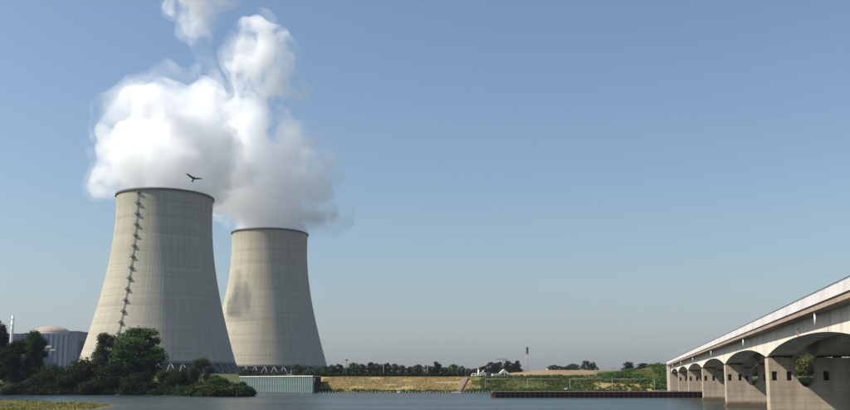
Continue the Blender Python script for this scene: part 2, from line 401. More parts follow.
for k, s in ((5, 1), (-2, -1)):
    ab = MB().box(-.5, W+.5, (-1.2 if s > 0 else -9), (9 if s > 0 else 1.2), -2, Z_IMP+.1).box(-.15, W+.15, (.6 if s > 0 else -9), (9 if s > 0 else -.6), Z_IMP+.1, Z_SLAB-.01)
    o = ab.build('abutment', M['pier'], bridge, (0, k*SPAN, 0))
    MB().box(-1.3, -.503, .8*s - 1.2, .8*s + 1.2, -1, Z_SLAB - .01).build('abutment_pilaster', M['bridge'], o)
pipe = MB().tube([(0, 0, 0), (0, 0, -1.05)], .085, 8).mesh('drain_pipe')
for k in range(-2, 5): link('drain_pipe', pipe, M['white'], bridge, (-.95, (k+.26)*SPAN, Z_SLAB+.06))
sg = MB().box(-.10, -.03, -.34, .34, 7.98, 8.72).build('navigation_panel', M['white'], bridge, (0, -.46*SPAN, 0))
MB().box(-.125, -.103, -.30, .30, 8.02, 8.30).box(-.125, -.103, -.30, .30, 8.52, 8.70).build('panel_band', M['red'], sg)

# ------------------------------------------------------------------ cooling towers
TH = 161.5; LINT = 10.5
def tr(h): return math.sqrt(42.6**2 + (.385 * (h - 148))**2)
def shell_mesh():
    seg, rows = 480, 90; hs = np.linspace(LINT, TH, rows+1); a = 2*np.pi*np.arange(seg)/seg
    V = []
    for i, h in enumerate(hs):
        r = tr(h) + np.where(np.arange(seg) % 4 < 1, .05, 0.0); V.append(np.stack([r*np.cos(a), r*np.sin(a), 0*a + h], -1))
    for h in hs[::-1]:
        r = tr(h) - 1.0; V.append(np.stack([r*np.cos(a), r*np.sin(a), 0*a + h], -1))
    n = len(V); V = np.concatenate(V); ii = np.arange(n*seg).reshape(n, seg); jj = np.roll(ii, -1, 1); nx_ = np.roll(ii, -1, 0); nj = np.roll(jj, -1, 0)
    return mesh_np('shell', V, np.stack([ii, jj, nj, nx_], -1).reshape(-1, 4), True)
shell_m = shell_mesh()
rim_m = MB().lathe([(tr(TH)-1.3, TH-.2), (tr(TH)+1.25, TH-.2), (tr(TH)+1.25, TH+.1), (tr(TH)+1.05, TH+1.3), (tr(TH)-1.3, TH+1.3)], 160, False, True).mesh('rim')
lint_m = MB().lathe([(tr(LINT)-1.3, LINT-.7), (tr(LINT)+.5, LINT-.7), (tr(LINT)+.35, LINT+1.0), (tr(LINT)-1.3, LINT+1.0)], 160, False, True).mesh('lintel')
basin_m = MB().lathe([(77, -3), (79, -3), (79, 1.3), (77, 1.3)], 120, False, True).mesh('basin_wall')
fill_m = MB().lathe([(66, 0), (66, LINT-.2), (0.2, LINT-.2)], 96).mesh('cooling_fill')
NCOL = 44; col_m = []
for sgn in (-1, 1):
    da = math.pi / NCOL * .86 * sgn
    top = Vector((tr(LINT)-.4, 0, LINT-.5)); bot = Vector((76.4*math.cos(da), 76.4*math.sin(da), 0))
    col_m.append(MB().tube([bot, top], .52, 8).mesh('support_column'))
def tower(loc, label, lad=None):
    t = empty('cooling_tower', loc); tag(t, label, 'cooling tower', 'cooling towers')
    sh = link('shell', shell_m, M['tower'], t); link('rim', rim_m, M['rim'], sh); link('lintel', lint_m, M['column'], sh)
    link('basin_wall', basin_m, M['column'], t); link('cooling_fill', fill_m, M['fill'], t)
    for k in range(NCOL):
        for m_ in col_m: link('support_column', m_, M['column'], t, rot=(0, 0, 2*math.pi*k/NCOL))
    if lad is not None:
        mb = MB(); hs = np.linspace(LINT+2, TH+1, 60)
        for dw in (-.35, .35):
            mb.tube([((tr(h)+.55), dw, h) for h in hs], .13, 5)
        for h in np.arange(14, TH, 1.6): mb.box(tr(h)+.48, tr(h)+.62, -.35, .35, h, h+.12)
        l_ = mb.build('ladder', M['steel'], t, rot=(0, 0, lad))
        pl = MB().box(-.3, 2.1, -1.5, 1.5, -.12, 0)
        for yy in (-1.5, 1.5): pl.box(-.2, 2.1, yy-.05, yy+.05, .5, 1.2)
        pl.box(2.0, 2.1, -1.5, 1.5, .02, 1.25).box(.9, 1.0, -.7, .7, 0, 2.6)
        pm_ = pl.mesh('rest_platform')
        for h in np.arange(24, 160, 9.6): link('rest_platform', pm_, M['steel'], l_, (tr(h), 0, float(h)))
    return t
T1 = Vector((-239.5, 806, 9.0)); T2 = Vector((-178.5, 1012, 9.2))
tower(T1, 'nearer, larger-looking cooling tower with a dotted ladder line down its side', math.atan2(-math.cos(R(-16)), math.sin(R(-16))))
tower(T2, 'farther cooling tower with a patchy steam shadow on its sunlit side')

# ------------------------------------------------------------------ reactor building
YR = 980
def rx(u): return at(u, 370, YR).x
def rz(v): return HC + (HZ - v) * YR / F * .995
rb = empty('reactor_building', (rx(40), YR, 9))
tag(rb, 'blue-grey clad reactor hall with low concrete dome behind the riverside trees', 'reactor building')
def rbox(name, u0, u1, v, y0, y1, mat, parent=rb):
    return MB().box(rx(u0)-rx(40), rx(u1)-rx(40), y0, y1, -1, rz(v)-9).build(name, mat, parent)
hall = rbox('main_hall', -38, 68.6, 333.8, 0, 70, M['clad'])
rbox('end_tower', 68.7, 77.6, 331.6, -4, 40, M['clad_d'])
rbox('side_annex', 77.7, 82, 341, 6, 40, M['clad_d'])
rbox('front_annex', -20, 40, 349, -18, -.2, M['clad_d'])
rbox('roof_plant', 56, 68.4, 333.0, 8, 60, M['clad_d'])
for i in range(0, 21):       # cladding bays
    u = -36 + i * 5.1
    MB().box(rx(u)-rx(40), rx(u)-rx(40)+.5, -.35, -.02, 0, rz(334.6)-9).build('cladding_rib', M['clad_d'], hall)
for u0, u1, v0, v1 in ((14.5, 20, 354.5, 356), (44, 50, 346, 348), (49, 54, 349.5, 351)):
    MB().box(rx(u0)-rx(40), rx(u1)-rx(40), -.6, -.4, rz(v1)-9, rz(v0)-9).build('wall_louvre', M['roof'], hall)
dr = 18.5 * YR / F; zt = rz(324.6) - 9; zd = rz(333.8) - 9
prof = [(dr, zd-6), (dr, zd+1.6)] + [(dr*.97*math.cos(a), zd+1.6 + (zt-zd-1.6)*math.sin(a)) for a in np.linspace(.0, math.pi/2-.01, 14)]
dm = MB().lathe(prof, 72).build('dome', M['dome'], rb, (rx(36.5)-rx(40), 35, 0))
MB().lathe([(dr+.6, zd+.3), (dr+.6, zd+1.2), (dr-.5, zd+1.2), (dr-.5, zd+.3)], 72, False, True).build('dome_ring', M['conc'], dm)
ch = empty('vent_stack', (rx(10.8), YR-3, 9)); tag(ch, 'slim white vent stack beside the reactor dome', 'chimney')
MB().tube([(0, 0, 0), (0, 0, rz(334)-9), (0, 0, rz(316.2)-9)], [1.75, 1.6, 1.25], 24).build('stack_shaft', M['white'], ch)
for v in (320, 326, 331): MB().lathe([(1.3, 0), (1.95, 0), (1.95, .35), (1.3, .35)], 24, False, True).build('stack_collar', M['galv'], ch, (0, 0, rz(v)-9))

# ------------------------------------------------------------------ sheet-pile quay, guide wall, palisade, fence
def pile_mesh(wd, dp, z0, z1):
    xs_ = [0, .18*wd, .32*wd, .68*wd, .82*wd, wd]; yd = [0, 0, -dp, -dp, 0, 0]
    mb = MB(); n = 6; vs = [(x, y, z0) for x, y in zip(xs_, yd)] + [(x, y, z1) for x, y in zip(xs_, yd)] + [(x, y+.06, z0) for x, y in zip(xs_, yd)] + [(x, y+.06, z1) for x, y in zip(xs_, yd)]
    fs = []
    for i in range(n-1): fs += [(i, i+1, n+i+1, n+i), (2*n+i+1, 2*n+i, 3*n+i, 3*n+i+1), (n+i, n+i+1, 3*n+i+1, 3*n+i)]
    mb.add(vs, fs); return mb.mesh('sheet_pile')
QA, QB = Vector((-38.2, 310, 0)), Vector((-70.5, 345, 0))
qd = QB - QA; ql = qd.length; qa = math.atan2(-qd.y, -qd.x)      # local +x runs from QB to QA, front faces the river
quay = empty('quay_wall', QB, qa); tag(quay, 'pale green sheet-pile quay wall below the farther cooling tower', 'quay wall')
NP = 42; pw = ql / NP; qm = pile_mesh(pw, .55, -2, 5.45)
for i in range(NP): link('sheet_pile', qm, M['pile'], quay, (i*pw, 0, 0))
MB().box(-.2, ql+.15, -.75, .7, 5.45, 5.85).build('coping', M['conc'], quay)
ux, uy = math.sin(qa) * 17, math.cos(qa) * 17          # straight back from the river, in the wall's frame
MB().add([(0, .7, 5.25), (ql-.1, .7, 5.25), (ql-.1+ux, .7+uy, 5.25), (ux, .7+uy, 5.25), (0, .7, 5.80), (ql-.1, .7, 5.80), (ql-.1+ux, .7+uy, 5.80), (ux, .7+uy, 5.80)],
         [(0, 3, 2, 1), (4, 5, 6, 7), (0, 1, 5, 4), (1, 2, 6, 5), (2, 3, 7, 6), (3, 0, 4, 7)]).build('apron', M['conc'], quay)
rm = pile_mesh(1.1, .4, -2, 5.45)
for i in range(14): link('sheet_pile', rm, M['rust'], quay, (ql+.05 + ux/17*(.2+i*1.1), .2 + uy/17*(.2+i*1.1), 0), (0, 0, math.pi/2 - qa))
GW0 = at(493, 397, 219); GW0.z = 0
gw = empty('guide_wall', GW0, 0); tag(gw, 'dark rusty sheet-pile guide wall in the river reaching the bridge piers', 'guide wall')
gp = pile_mesh(1.2, .42, -2, 1.30); NG = 50
for i in range(NG): link('sheet_pile', gp, M['rust'], gw, (i*1.2, 0, 0))
for i in range(2): link('sheet_pile', gp, M['rust'], gw, (-.02, 2.42 - i*1.2, 0), (0, 0, -math.pi/2))
MB().box(-.1, NG*1.2, -.5, 2.5, 1.302, 1.52).build('wall_cap', simple('weathered_cap', (.20, .15, .13), .2, 1), gw)
MB().box(0, NG*1.2, -.50, -.44, .62, .84).build('waling_beam', M['rust'], gw)

pal = empty('stake_palisade', (-36, 309.2, 0)); tag(pal, 'row of low grey stakes standing in the water along the far bank', 'palisade')
sk = MB().tube([(0, 0, -1.5), (0, 0, .48)], [.10, .09], 6).mesh('stake')
for i in range(58): link('stake', sk, M['stake'], pal, (i*1.05, random.uniform(-.1, .1), random.uniform(-.15, .1)), (random.uniform(-.05, .05), random.uniform(-.06, .06), 0))

fen = empty('bank_fence', (0, 314.5, 0)); tag(fen, 'tall thin wire fence with pale posts along the far bank', 'fence')
fpx = [316 + 42.3*i for i in range(9)]; fx = [at(u, 385, 314.5).x for u in fpx]; ftop = 4.75
pmh = MB().box(-.08, .08, -.08, .08, -.6, 1).mesh('fence_post')
for i, x in enumerate(fx):
    z = gz(x, 314.5); link('fence_post', pmh, M['pole'], fen, (x, 0, z), (0, 0, 0), (1, 1, ftop - z))
for i in range(4, 8): MB().tube([(fx[i], 0, ftop-.05), (fx[i+1], 0, ftop-.05)], .04, 5).build('top_rail', M['pole'], fen)
for zz in (1.9, 2.8, 3.7):
    MB().tube([(fx[0], -.13, zz), (fx[-1], -.13, zz)], .014, 4).build('fence_wire', M['galv'], fen)

# stair down the bank
sx = at(457, 385, 312).x
st = empty('bank_stair', (sx, 311.5, 0), R(-12)); tag(st, 'weathered concrete stair leading down the grassy bank to the water', 'stairs')
stp = MB().box(-1.1, 1.1, 0, .95, -.6, 0).mesh('step')
for i in range(19): link('step', stp, M['earth'], st, (0, i*.95, .3 + i*.275))
MB().box(-1.8, 1.8, -1.6, -.02, -1, .28).build('landing', M['conc'], st)

# ------------------------------------------------------------------ foliage
def leaf_cloud(name, lobes, n, size, seed, flat=0.0, up=.25):
    r = np.random.default_rng(seed); L = np.array(lobes, float); vol = (L[:, 3]*L[:, 4]*L[:, 5])**.72; pr = vol/vol.sum()
    k = r.choice(len(L), n, p=pr); d = r.normal(size=(n, 3)); d /= np.linalg.norm(d, axis=1)[:, None]
    rad = (r.random(n)**.42) * (1 + .16*r.normal(size=n).clip(-1.5, 1.8))
    c = L[k, :3] + d * rad[:, None] * L[k, 3:6]
    nrm = d + r.normal(size=(n, 3))*.8 + np.array([0, 0, up]); nrm /= np.linalg.norm(nrm, axis=1)[:, None]
    a = np.cross(nrm, r.normal(size=(n, 3))); a /= np.linalg.norm(a, axis=1)[:, None] + 1e-9; b = np.cross(nrm, a)
    s = size * (.55 + .9*r.random(n))[:, None]; a *= s; b *= s * (.55 + .35*r.random(n))[:, None]
    V = np.stack([c - a, c - b*.9 + nrm*s*.15, c + a, c + b*.9 + nrm*s*.15], 1).reshape(-1, 3)
    me = mesh_np(name, V, np.arange(4*n).reshape(n, 4))
    at_ = me.attributes.new('tint', 'FLOAT', 'FACE')
    lt = r.random(len(L)); at_.data.foreach_set('value', np.clip(.6*lt[k] + .4*r.random(n), 0, 1).astype(np.float32))
    return me
def tree_lobes(kind, seed):
    r = random.Random(seed); L = []     # unit tree: height 1
    if kind == 'round':
        for i in range(30):
            t = (i + r.random())/30; z = .10 + .80*t; w_ = .31 * math.sin(math.pi*(.30 + .60*t))**.8; a = i*2.4 + r.random(); q = w_*(.35 + .65*r.random())
            s = .075 + .06*r.random(); L.append((q*math.cos(a), q*math.sin(a), z, s, s, s*.8))
        L.append((0, 0, .42, .19, .19, .30)); L.append((.02, .01, .88, .08, .08, .09))
    elif kind == 'bush':
        for i in range(14):
            a = r.random()*6.283; q = .42*math.sqrt(r.random()); z = .12 + .62*r.random()*(1 - q*.9); s = .15 + .12*r.random()
            L.append((q*math.cos(a), q*math.sin(a), z, s, s, s*.95))
        L.append((0, 0, .25, .42, .42, .28))
    elif kind == 'tall':
        for i in range(15):
            t = i/14; z = .14 + .80*t; w_ = .16*(1-.75*t)*(.6+.5*r.random()) + .02; a = r.random()*6.283
            L.append((.4*w_*math.cos(a), .4*w_*math.sin(a), z, w_, w_, .085))
    elif kind == 'willow':
        for i in range(16):
            t = r.random(); z = .15 + .70*t; a = r.random()*6.283; q = .26*math.sin(math.pi*(.3+.6*t))*r.random()**.5
            L.append((q*math.cos(a), q*math.sin(a), z, .075+.05*r.random(), .075+.05*r.random(), .12+.06*r.random()))
    return L
def trunk_mesh(kind, seed):
    r = random.Random(seed*3+1); mb = MB()
    if kind == 'bush':
        for i in range(5):
            a = i*1.257 + r.random(); mb.tube([(.03*math.cos(a), .03*math.sin(a), -.04), (.12*math.cos(a), .12*math.sin(a), .25), (.22*math.cos(a), .22*math.sin(a), .5)], [.022, .016, .006], 6)
        return mb.mesh('trunk')
    mb.tube([(0, 0, -.03), (.004, .003, .15), (-.006, .008, .45), (.004, 0, .82)], [.028, .021, .014, .004], 8)
    for i in range(7):
        a = i*2.4 + r.random(); z = .2 + .07*i; l_ = .22*(1-.5*i/7) if kind != 'tall' else .07
        mb.tube([(0, 0, z), (.5*l_*math.cos(a), .5*l_*math.sin(a), z+.07), (l_*math.cos(a), l_*math.sin(a), z+.17)], [.011, .008, .003], 5)
    return mb.mesh('trunk')
TREES = {}
def tree_kit(kind, var, near):
    key = (kind, var, near)
    if key not in TREES:
        n = {'round': 17000, 'bush': 12000, 'tall': 8000, 'willow': 9000}[kind] if near else 1500
        sz = {'round': .0135, 'bush': .024, 'tall': .011, 'willow': .012}[kind] * (1 if near else 2.6)
        TREES[key] = (leaf_cloud('crown', tree_lobes(kind, var*17+5), n, sz, var*31+7), trunk_mesh(kind, var))
    return TREES[key]
CROWN_VAR = {}
def tree(name, label, cat, x, y, h, wid, kind, var, mat, near=True, group=None, zb=None):
    cm, tm = tree_kit(kind, var, near)
    key = (cm.name, mat.name)
    if key not in CROWN_VAR:
        c2 = cm.copy(); c2.materials.clear(); c2.materials.append(mat); CROWN_VAR[key] = c2
    base = {'round': .70, 'bush': 1.05, 'tall': .27, 'willow': .62}[kind]; sxy = wid / base
    z = gz(x, y) if zb is None else zb
    t = empty(name, (x, y, z - .1), random.random()*6.28); tag(t, label, cat, group)
    link('crown', CROWN_VAR[key], None, t, scale=(sxy, sxy, h)); link('trunk', tm, M['bark'], t, scale=(min(sxy, h), min(sxy, h), h))
    return t
def ptree(name, label, cat, u, vtop, wpx, Y, kind, var, mat, near=True, group=None):
    p = at(u, 378, Y); z = gz(p.x, Y); top = at(u, vtop, Y).z
    return tree(name, label, cat, p.x, Y, max(1.0, (top - z)*1.02 + .1), wpx*px_m(Y), kind, var, mat, near, group)

G1 = 'trees and bushes on the left river bank'
NEAR = [
 ('copper_tree', 'dark reddish tree cut off by the left edge of the picture', 'tree', -4, 319, 24, 268, 'round', 1, 'leaf_red'),
 ('riverside_tree', 'dark bushy tree at the far left bank in front of the blue-grey hall', 'tree', 12, 340, 36, 266, 'round', 2, 'leaf_dark'),
 ('riverside_tree', 'upright green tree standing before the reactor dome', 'tree', 32, 329.5, 31, 285, 'round', 3, 'leaf'),
 ('riverside_bush', 'dark green bush at the foot of the upright tree by the dome', 'bush', 47, 359, 40, 266, 'bush', 1, 'leaf'),
 ('riverside_tree', 'broad dark low tree just left of the nearer cooling tower', 'tree', 76, 350, 56, 268, 'bush', 2, 'leaf_dark'),
 ('riverside_tree', 'pale loose tree overlapping the left foot of the nearer cooling tower', 'tree', 105, 332.5, 36, 286, 'round', 4, 'leaf_pale'),
 ('riverside_tree', 'tallest broad green tree in front of the nearer cooling tower', 'tree', 139, 326.5, 66, 275, 'round', 5, 'leaf'),
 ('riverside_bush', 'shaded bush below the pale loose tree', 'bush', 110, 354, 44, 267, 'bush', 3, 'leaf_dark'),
 ('riverside_bush', 'lighter green bush at the right foot of the tallest tree', 'bush', 171, 364, 26, 263, 'bush', 1, 'leaf'),
 ('riverside_bush', 'dark bush between the tallest tree and the willow', 'bush', 184, 362, 30, 268, 'bush', 2, 'leaf_dark'),
 ('willow_tree', 'grey-green willow in front of the cooling tower columns', 'tree', 201, 357.5, 30, 258, 'willow', 1, 'leaf_pale'),
 ('riverside_bush', 'deep green bush right of the grey-green willow', 'bush', 217, 372, 26, 252, 'bush', 3, 'leaf'),
 ('riverside_bush', 'olive bush low on the tip of the wooded bank', 'bush', 210, 383.5, 26, 240, 'bush', 1, 'leaf_olive'),
 ('riverside_bush', 'rounded bush at the outermost tip of the wooded bank', 'bush', 231, 384.5, 24, 236, 'bush', 2, 'leaf_olive'),
 ('riverside_bush', 'bush on the bank just left of the pale green quay wall', 'bush', 241, 379, 20, 292, 'bush', 3, 'leaf'),
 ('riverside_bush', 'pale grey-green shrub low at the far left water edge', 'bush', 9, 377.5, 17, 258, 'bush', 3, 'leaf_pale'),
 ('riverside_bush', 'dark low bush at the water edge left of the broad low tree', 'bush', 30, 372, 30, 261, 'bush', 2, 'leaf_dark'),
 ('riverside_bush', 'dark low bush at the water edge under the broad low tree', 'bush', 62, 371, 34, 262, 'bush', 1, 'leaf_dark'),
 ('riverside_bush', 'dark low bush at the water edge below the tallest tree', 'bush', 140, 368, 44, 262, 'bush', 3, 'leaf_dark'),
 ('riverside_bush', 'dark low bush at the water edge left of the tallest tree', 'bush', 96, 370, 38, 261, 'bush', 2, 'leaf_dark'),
]
for nm, lb, ct, u, v, wp, Y, kd, vr, mt in NEAR: ptree(nm, lb, ct, u, v, wp, Y, kd, vr, M[mt], True, G1)

ORD = ['first', 'second', 'third', 'fourth', 'fifth', 'sixth', 'seventh', 'eighth', 'ninth', 'tenth', 'eleventh', 'twelfth', 'thirteenth', 'fourteenth', 'fifteenth', 'sixteenth',
       'seventeenth', 'eighteenth', 'nineteenth', 'twentieth']
def row(items, lab, grp, Y):
    for i, (u, v, wp, kd, mt) in enumerate(items):
        nm = {'tall': 'poplar_tree', 'bush': 'bushy_tree'}.get(kd, 'broadleaf_tree')
        ptree(nm, lab(i, len(items)), 'tree', u, v, wp*1.3, Y + random.uniform(-18, 18), kd, 1 + (i*7 + i//3) % 4, M[mt], False, grp)
A = [(247, 367, 14, 'bush', 'leaf'), (258, 368, 10, 'bush', 'leaf_dark'), (268, 370, 10, 'bush', 'leaf'), (279, 369, 11, 'bush', 'leaf'), (298, 364.5, 12, 'round', 'leaf'), (309, 368, 10, 'bush', 'leaf_pale'), (317, 367, 11, 'round', 'leaf'), (325, 366, 11, 'round', 'leaf')]
row(A, lambda i, n: '%s small tree from the left along the foot of the farther cooling tower' % ORD[i], 'small trees at the farther tower', 520)
Bt = [(332, 364.5, 10, 'round', 'leaf_dark'), (339, 364, 12, 'round', 'leaf_dark'), (347, 367, 10, 'round', 'leaf'), (354, 362.5, 13, 'round', 'leaf'), (363, 364, 11, 'round', 'leaf_dark'), (371, 362.5, 9, 'tall', 'leaf_dark'), (377, 363, 14, 'round', 'leaf'),
      (386, 363, 12, 'round', 'leaf_dark'), (394, 363.5, 11, 'round', 'leaf'), (402, 365, 10, 'round', 'leaf_pale'), (409, 366.5, 9, 'round', 'leaf_dark'), (418, 364, 12, 'round', 'leaf'), (428, 365, 11, 'round', 'leaf_pale'),
      (437, 362, 9, 'tall', 'leaf_dark'), (445, 367, 11, 'round', 'leaf'), (453, 364, 13, 'round', 'leaf'), (461, 366, 10, 'round', 'leaf_pale'), (468, 368, 10, 'round', 'leaf_olive'), (475, 368, 10, 'round', 'leaf_red'), (483, 366, 12, 'round', 'leaf_red')]
row(Bt, lambda i, n: '%s tree from the left in the tree row between the farther tower and the houses' % ORD[i], 'tree row behind the far bank', 500)
Ct = [(492, 361.5, 13, 'round', 'leaf_dark'), (498.5, 362, 10, 'round', 'leaf_dark'), (507.5, 361, 9, 'tall', 'leaf_dark'), (513.5, 363.5, 8, 'tall', 'leaf_dark'), (517.5, 361, 7, 'tall', 'leaf_dark')]
row(Ct, lambda i, n: '%s dark tree from the left behind the white gabled house' % ORD[i], 'dark trees behind the white house', 640)
Dt = [(554, 364.5, 12, 'round', 'leaf'), (561, 366, 10, 'round', 'leaf'), (568, 366, 10, 'round', 'leaf_dark'), (574, 363.5, 13, 'round', 'leaf')]
row(Dt, lambda i, n: '%s tree from the left in the clump beyond the brown field' % ORD[i], 'clump beyond the field', 700)
Et = [(587, 360.5, 11, 'willow', 'leaf'), (593, 361, 10, 'willow', 'leaf_dark')]
row(Et, lambda i, n: ['left', 'right'][i] + ' one of the pair of trees on the field skyline', 'pair of trees on the field', 620)
Ft = [(629, 361.5, 11, 'round', 'leaf_dark'), (636, 364.5, 10, 'bush', 'leaf'), (644, 363, 12, 'round', 'leaf_dark'), (652, 364.5, 13, 'bush', 'leaf_dark'), (660, 363.5, 12, 'bush', 'leaf'), (667, 364, 12, 'bush', 'leaf')]
row(Ft, lambda i, n: '%s tree from the left on the skyline left of the bridge end' % ORD[i], 'trees near the bridge end', 430)
# trees on the opposite side of the bridge, seen through the pier openings
for i, (u, v, wp, Y, mt, lb) in enumerate([(804, 345, 46, 345, 'leaf_olive', 'sunlit tree seen through the opening of the nearest bridge pier'), (752, 350, 34, 350, 'leaf_olive', 'tree seen through the opening of the second bridge pier'),
                                          (780, 352, 34, 352, 'leaf', 'tree on the far bank hidden mostly behind the nearest bridge pier'), (830, 349, 40, 340, 'leaf', 'tree on the far bank behind the right half of the nearest pier'),
                                          (728, 356, 28, 356, 'leaf', 'tree seen under the third bridge arch')]):
    ptree('riverside_tree', lb, 'tree', u, v, wp*1.15, Y, 'bush', 1 + i % 4, M[mt], True, 'trees beyond the bridge')

for u, v, wp, Y, lb in [(806, 374, 40, 318, 'low shrub at the water edge seen through the nearest pier opening'), (754, 377, 30, 319, 'low shrub at the water edge seen through the second pier opening')]:
    ptree('riverside_bush', lb, 'bush', u, v, wp, Y, 'bush', 2, M['leaf_dark'], True, 'trees beyond the bridge')
def stuff_cards(name, label, cat, pts, size, mat, seed, tall=1.0):
    r = np.random.default_rng(seed); P = np.asarray(pts, float); n = len(P)
    ang = r.random(n)*6.283; s = size*(.5 + r.random(n)); h = s*tall*(.6 + .8*r.random(n))
    dx, dy = np.cos(ang)*s*.5, np.sin(ang)*s*.5; lx, ly = r.normal(size=n)*s*.35, r.normal(size=n)*s*.35
    V = np.stack([np.stack([P[:, 0]-dx, P[:, 1]-dy, P[:, 2]-.05], -1), np.stack([P[:, 0]+dx, P[:, 1]+dy, P[:, 2]-.05], -1),
                  np.stack([P[:, 0]+dx*.5+lx, P[:, 1]+dy*.5+ly, P[:, 2]+h], -1), np.stack([P[:, 0]-dx*.7+lx, P[:, 1]-dy*.7+ly, P[:, 2]+h*.8], -1)], 1).reshape(-1, 3)
    me = mesh_np(name, V, np.arange(4*n).reshape(n, 4)); a_ = me.attributes.new('tint', 'FLOAT', 'FACE')
    a_.data.foreach_set('value', np.clip(vnoise(P[:, 0], P[:, 1]*2, 5, 12)*.45 + vnoise(P[:, 0], P[:, 1]*3, 17, 13)*.45 + r.random(n)*.2, 0, 1).astype(np.float32))
    return tag(link(name, me, mat), label, cat, kind='stuff')
def scatter(n, x0, x1, y0, y1, cond, seed):
    r = np.random.default_rng(seed); x = r.uniform(x0, x1, n); y = r.uniform(y0, y1, n); z = height(x, y); k = (z > .02) & cond(x, y, z, r.random(n)); return np.stack([x, y, z], -1)[k]
nz = lambda x, y, s, k: vnoise(x, y, s, k)
stuff_cards('dry_grass', 'dry yellow grass covering the far river bank', 'grass', scatter(40000, -38, 26, 311, 336, lambda x, y, z, q: (x + (nz(x, y, 12, 8)-.5)*14 < 19) & (nz(x, y*2.2, 6, 41) + .35*q > .5), 3), .24, M['leaf_dry'], 4, .42)
stuff_cards('spit_grass', 'short yellow-green grass on the low spit at lower left', 'grass', scatter(90000, -130, -42, 100, 176, lambda x, y, z, q: z > .1, 11), .22, M['leaf_mixed'], 12, .8)
stuff_cards('spit_dry_grass', 'dry straw patches on the low spit at lower left', 'grass', scatter(60000, -130, -42, 100, 176, lambda x, y, z, q: (z > .2) & (nz(x, y, 7, 29) > .45), 13), .2, M['leaf_dry'], 14, .8)
stuff_cards('near_bank_grass', 'rough grass on the near bank below the camera', 'grass', scatter(20000, -40, 40, -8, 10, lambda x, y, z, q: (x*x + y*y > 9), 17), .16, M['leaf_lush'], 18, 1.6)
def clump_stuff(name, label, cat, pts, rad, n, size, mat, seed):
    r = np.random.default_rng(seed); q = rad * (.4 + .9*r.random(len(pts))**1.5)
    L = np.stack([pts[:, 0], pts[:, 1], pts[:, 2] + q*.45, q*1.15, q*1.15, q*.8], -1)
    return tag(link(name, leaf_cloud(name, L, n, size, seed), mat), label, cat, kind='stuff')
clump_stuff('tall_scrub', 'thick green scrub on the embankment beside the bridge end', 'scrub', scatter(2600, 26, 92, 315, 348, lambda x, y, z, q: (axis_off(x, y) + (nz(x, y, 9, 27)-.5)*16 > -26) & (nz(x, y, 6, 25) > .42) & ((y > 323) | (axis_off(x, y) > -6)), 15), 1.0, 30000, .26, M['leaf_scrub'], 16)
clump_stuff('bank_weeds', 'green weeds in patches on the far bank above the guide wall', 'weeds', scatter(2200, 12, 80, 311, 334, lambda x, y, z, q: (x + (nz(x, y, 12, 8)-.5)*14 > 17) & (nz(x, y, 8, 22) + .3*q > .62), 5), .6, 26000, .2, M['leaf_lush'], 6)
clump_stuff('waterline_weeds', 'green weeds along the water line under the dry bank', 'weeds', scatter(1500, -38, 70, 310.5, 315, lambda x, y, z, q: (nz(x, y, 9, 23) > .28), 7), .46, 15000, .16, M['leaf_scrub'], 8)
clump_stuff('bank_undergrowth', 'dark undergrowth at the foot of the left bank trees', 'undergrowth', np.concatenate([scatter(2600, -165, -43, 224, 300, lambda x, y, z, q: (z < 2.4), 9), scatter(9000, -165, -43, 222, 275, lambda x, y, z, q: (z < .7), 19)]), 1.3, 85000, .26, M['leaf_dark'], 10)
stuff_cards('short_grass', 'short mixed grass over the far bank left of the bridge', 'grass', scatter(60000, 14, 100, 312, 350, lambda x, y, z, q: (x + (nz(x, y, 12, 8)-.5)*14 > 15) & (nz(x, y*1.5, 9, 33) > .38) & ~((axis_off(x, y) > -30) & (axis_off(x, y) < -6) & (y < 323)), 45), .30, M['leaf_mixed'], 46, .5)
# clipped hedge along the crest
hl = [(x, 0, .75 + .12*math.sin(x*.9), .9, .8, .72) for x in np.arange(0, 56, 1.1)]
hx = at(318, 377, 341).x
hg = link('hedge', leaf_cloud('hedge', hl, 9000, .26, 77), M['leaf_dark'], None, (hx, 341, gz(hx+20, 341)-.05)); tag(hg, 'low dark hedge running along the top of the dry far bank', 'hedge')
# distant woods
dw = []
for i in range(420):
    u = rng.uniform(300, 900); Y = rng.uniform(1500, 2600); p = at(u, 376, Y); z = gz(p.x, Y); s = rng.uniform(5, 9); dw.append((p.x, Y, z + s*.5, s*1.7, s, s*.8))
tag(link('distant_wood', leaf_cloud('distant_wood', dw, 26000, 2.2, 91), M['leaf_dark']), 'far hazy band of woodland on the horizon', 'wood', kind='stuff')

# ------------------------------------------------------------------ houses, masts, poles beyond the far bank
YH = 420
def hp(u): return at(u, 377, YH).x
def gable_house(name, label, u0, u1, vr, ve, depth, mat, roofm, door=True, ridge_u=None):
    x0, x1 = hp(u0), hp(u1); xc = (x0+x1)/2; zb = gz(xc, YH); zr, ze = at(u0, vr, YH).z - zb, at(u0, ve, YH).z - zb
    t = empty(name, (xc, YH, zb)); tag(t, label, 'house'); hw = (x1-x0)/2
    rx_ = 0 if ridge_u is None else hp(ridge_u) - xc
    MB().prism([(-hw, -.4), (hw, -.4), (hw, ze), (rx_, zr), (-hw, ze)], 0, depth).build('wall', mat, t)
    e = .12; rf = MB()
    for s_ in (-1, 1):
        rf.prism([(rx_, zr+.02), (rx_, zr+.17), (s_*(hw+.3), ze-.02), (s_*(hw+.3), ze-.17)] if s_ > 0 else [(rx_, zr+.17), (rx_, zr+.02), (s_*(hw+.3), ze-.17), (s_*(hw+.3), ze-.02)], -.25, depth+.25)
    rf.build('roof', roofm, t)
    if door: MB().box(hw*.1, hw*.1+.9, -.06, -.01, -.3, 2.0).build('door', M['glass'], t)
    return t, hw, ze, zr
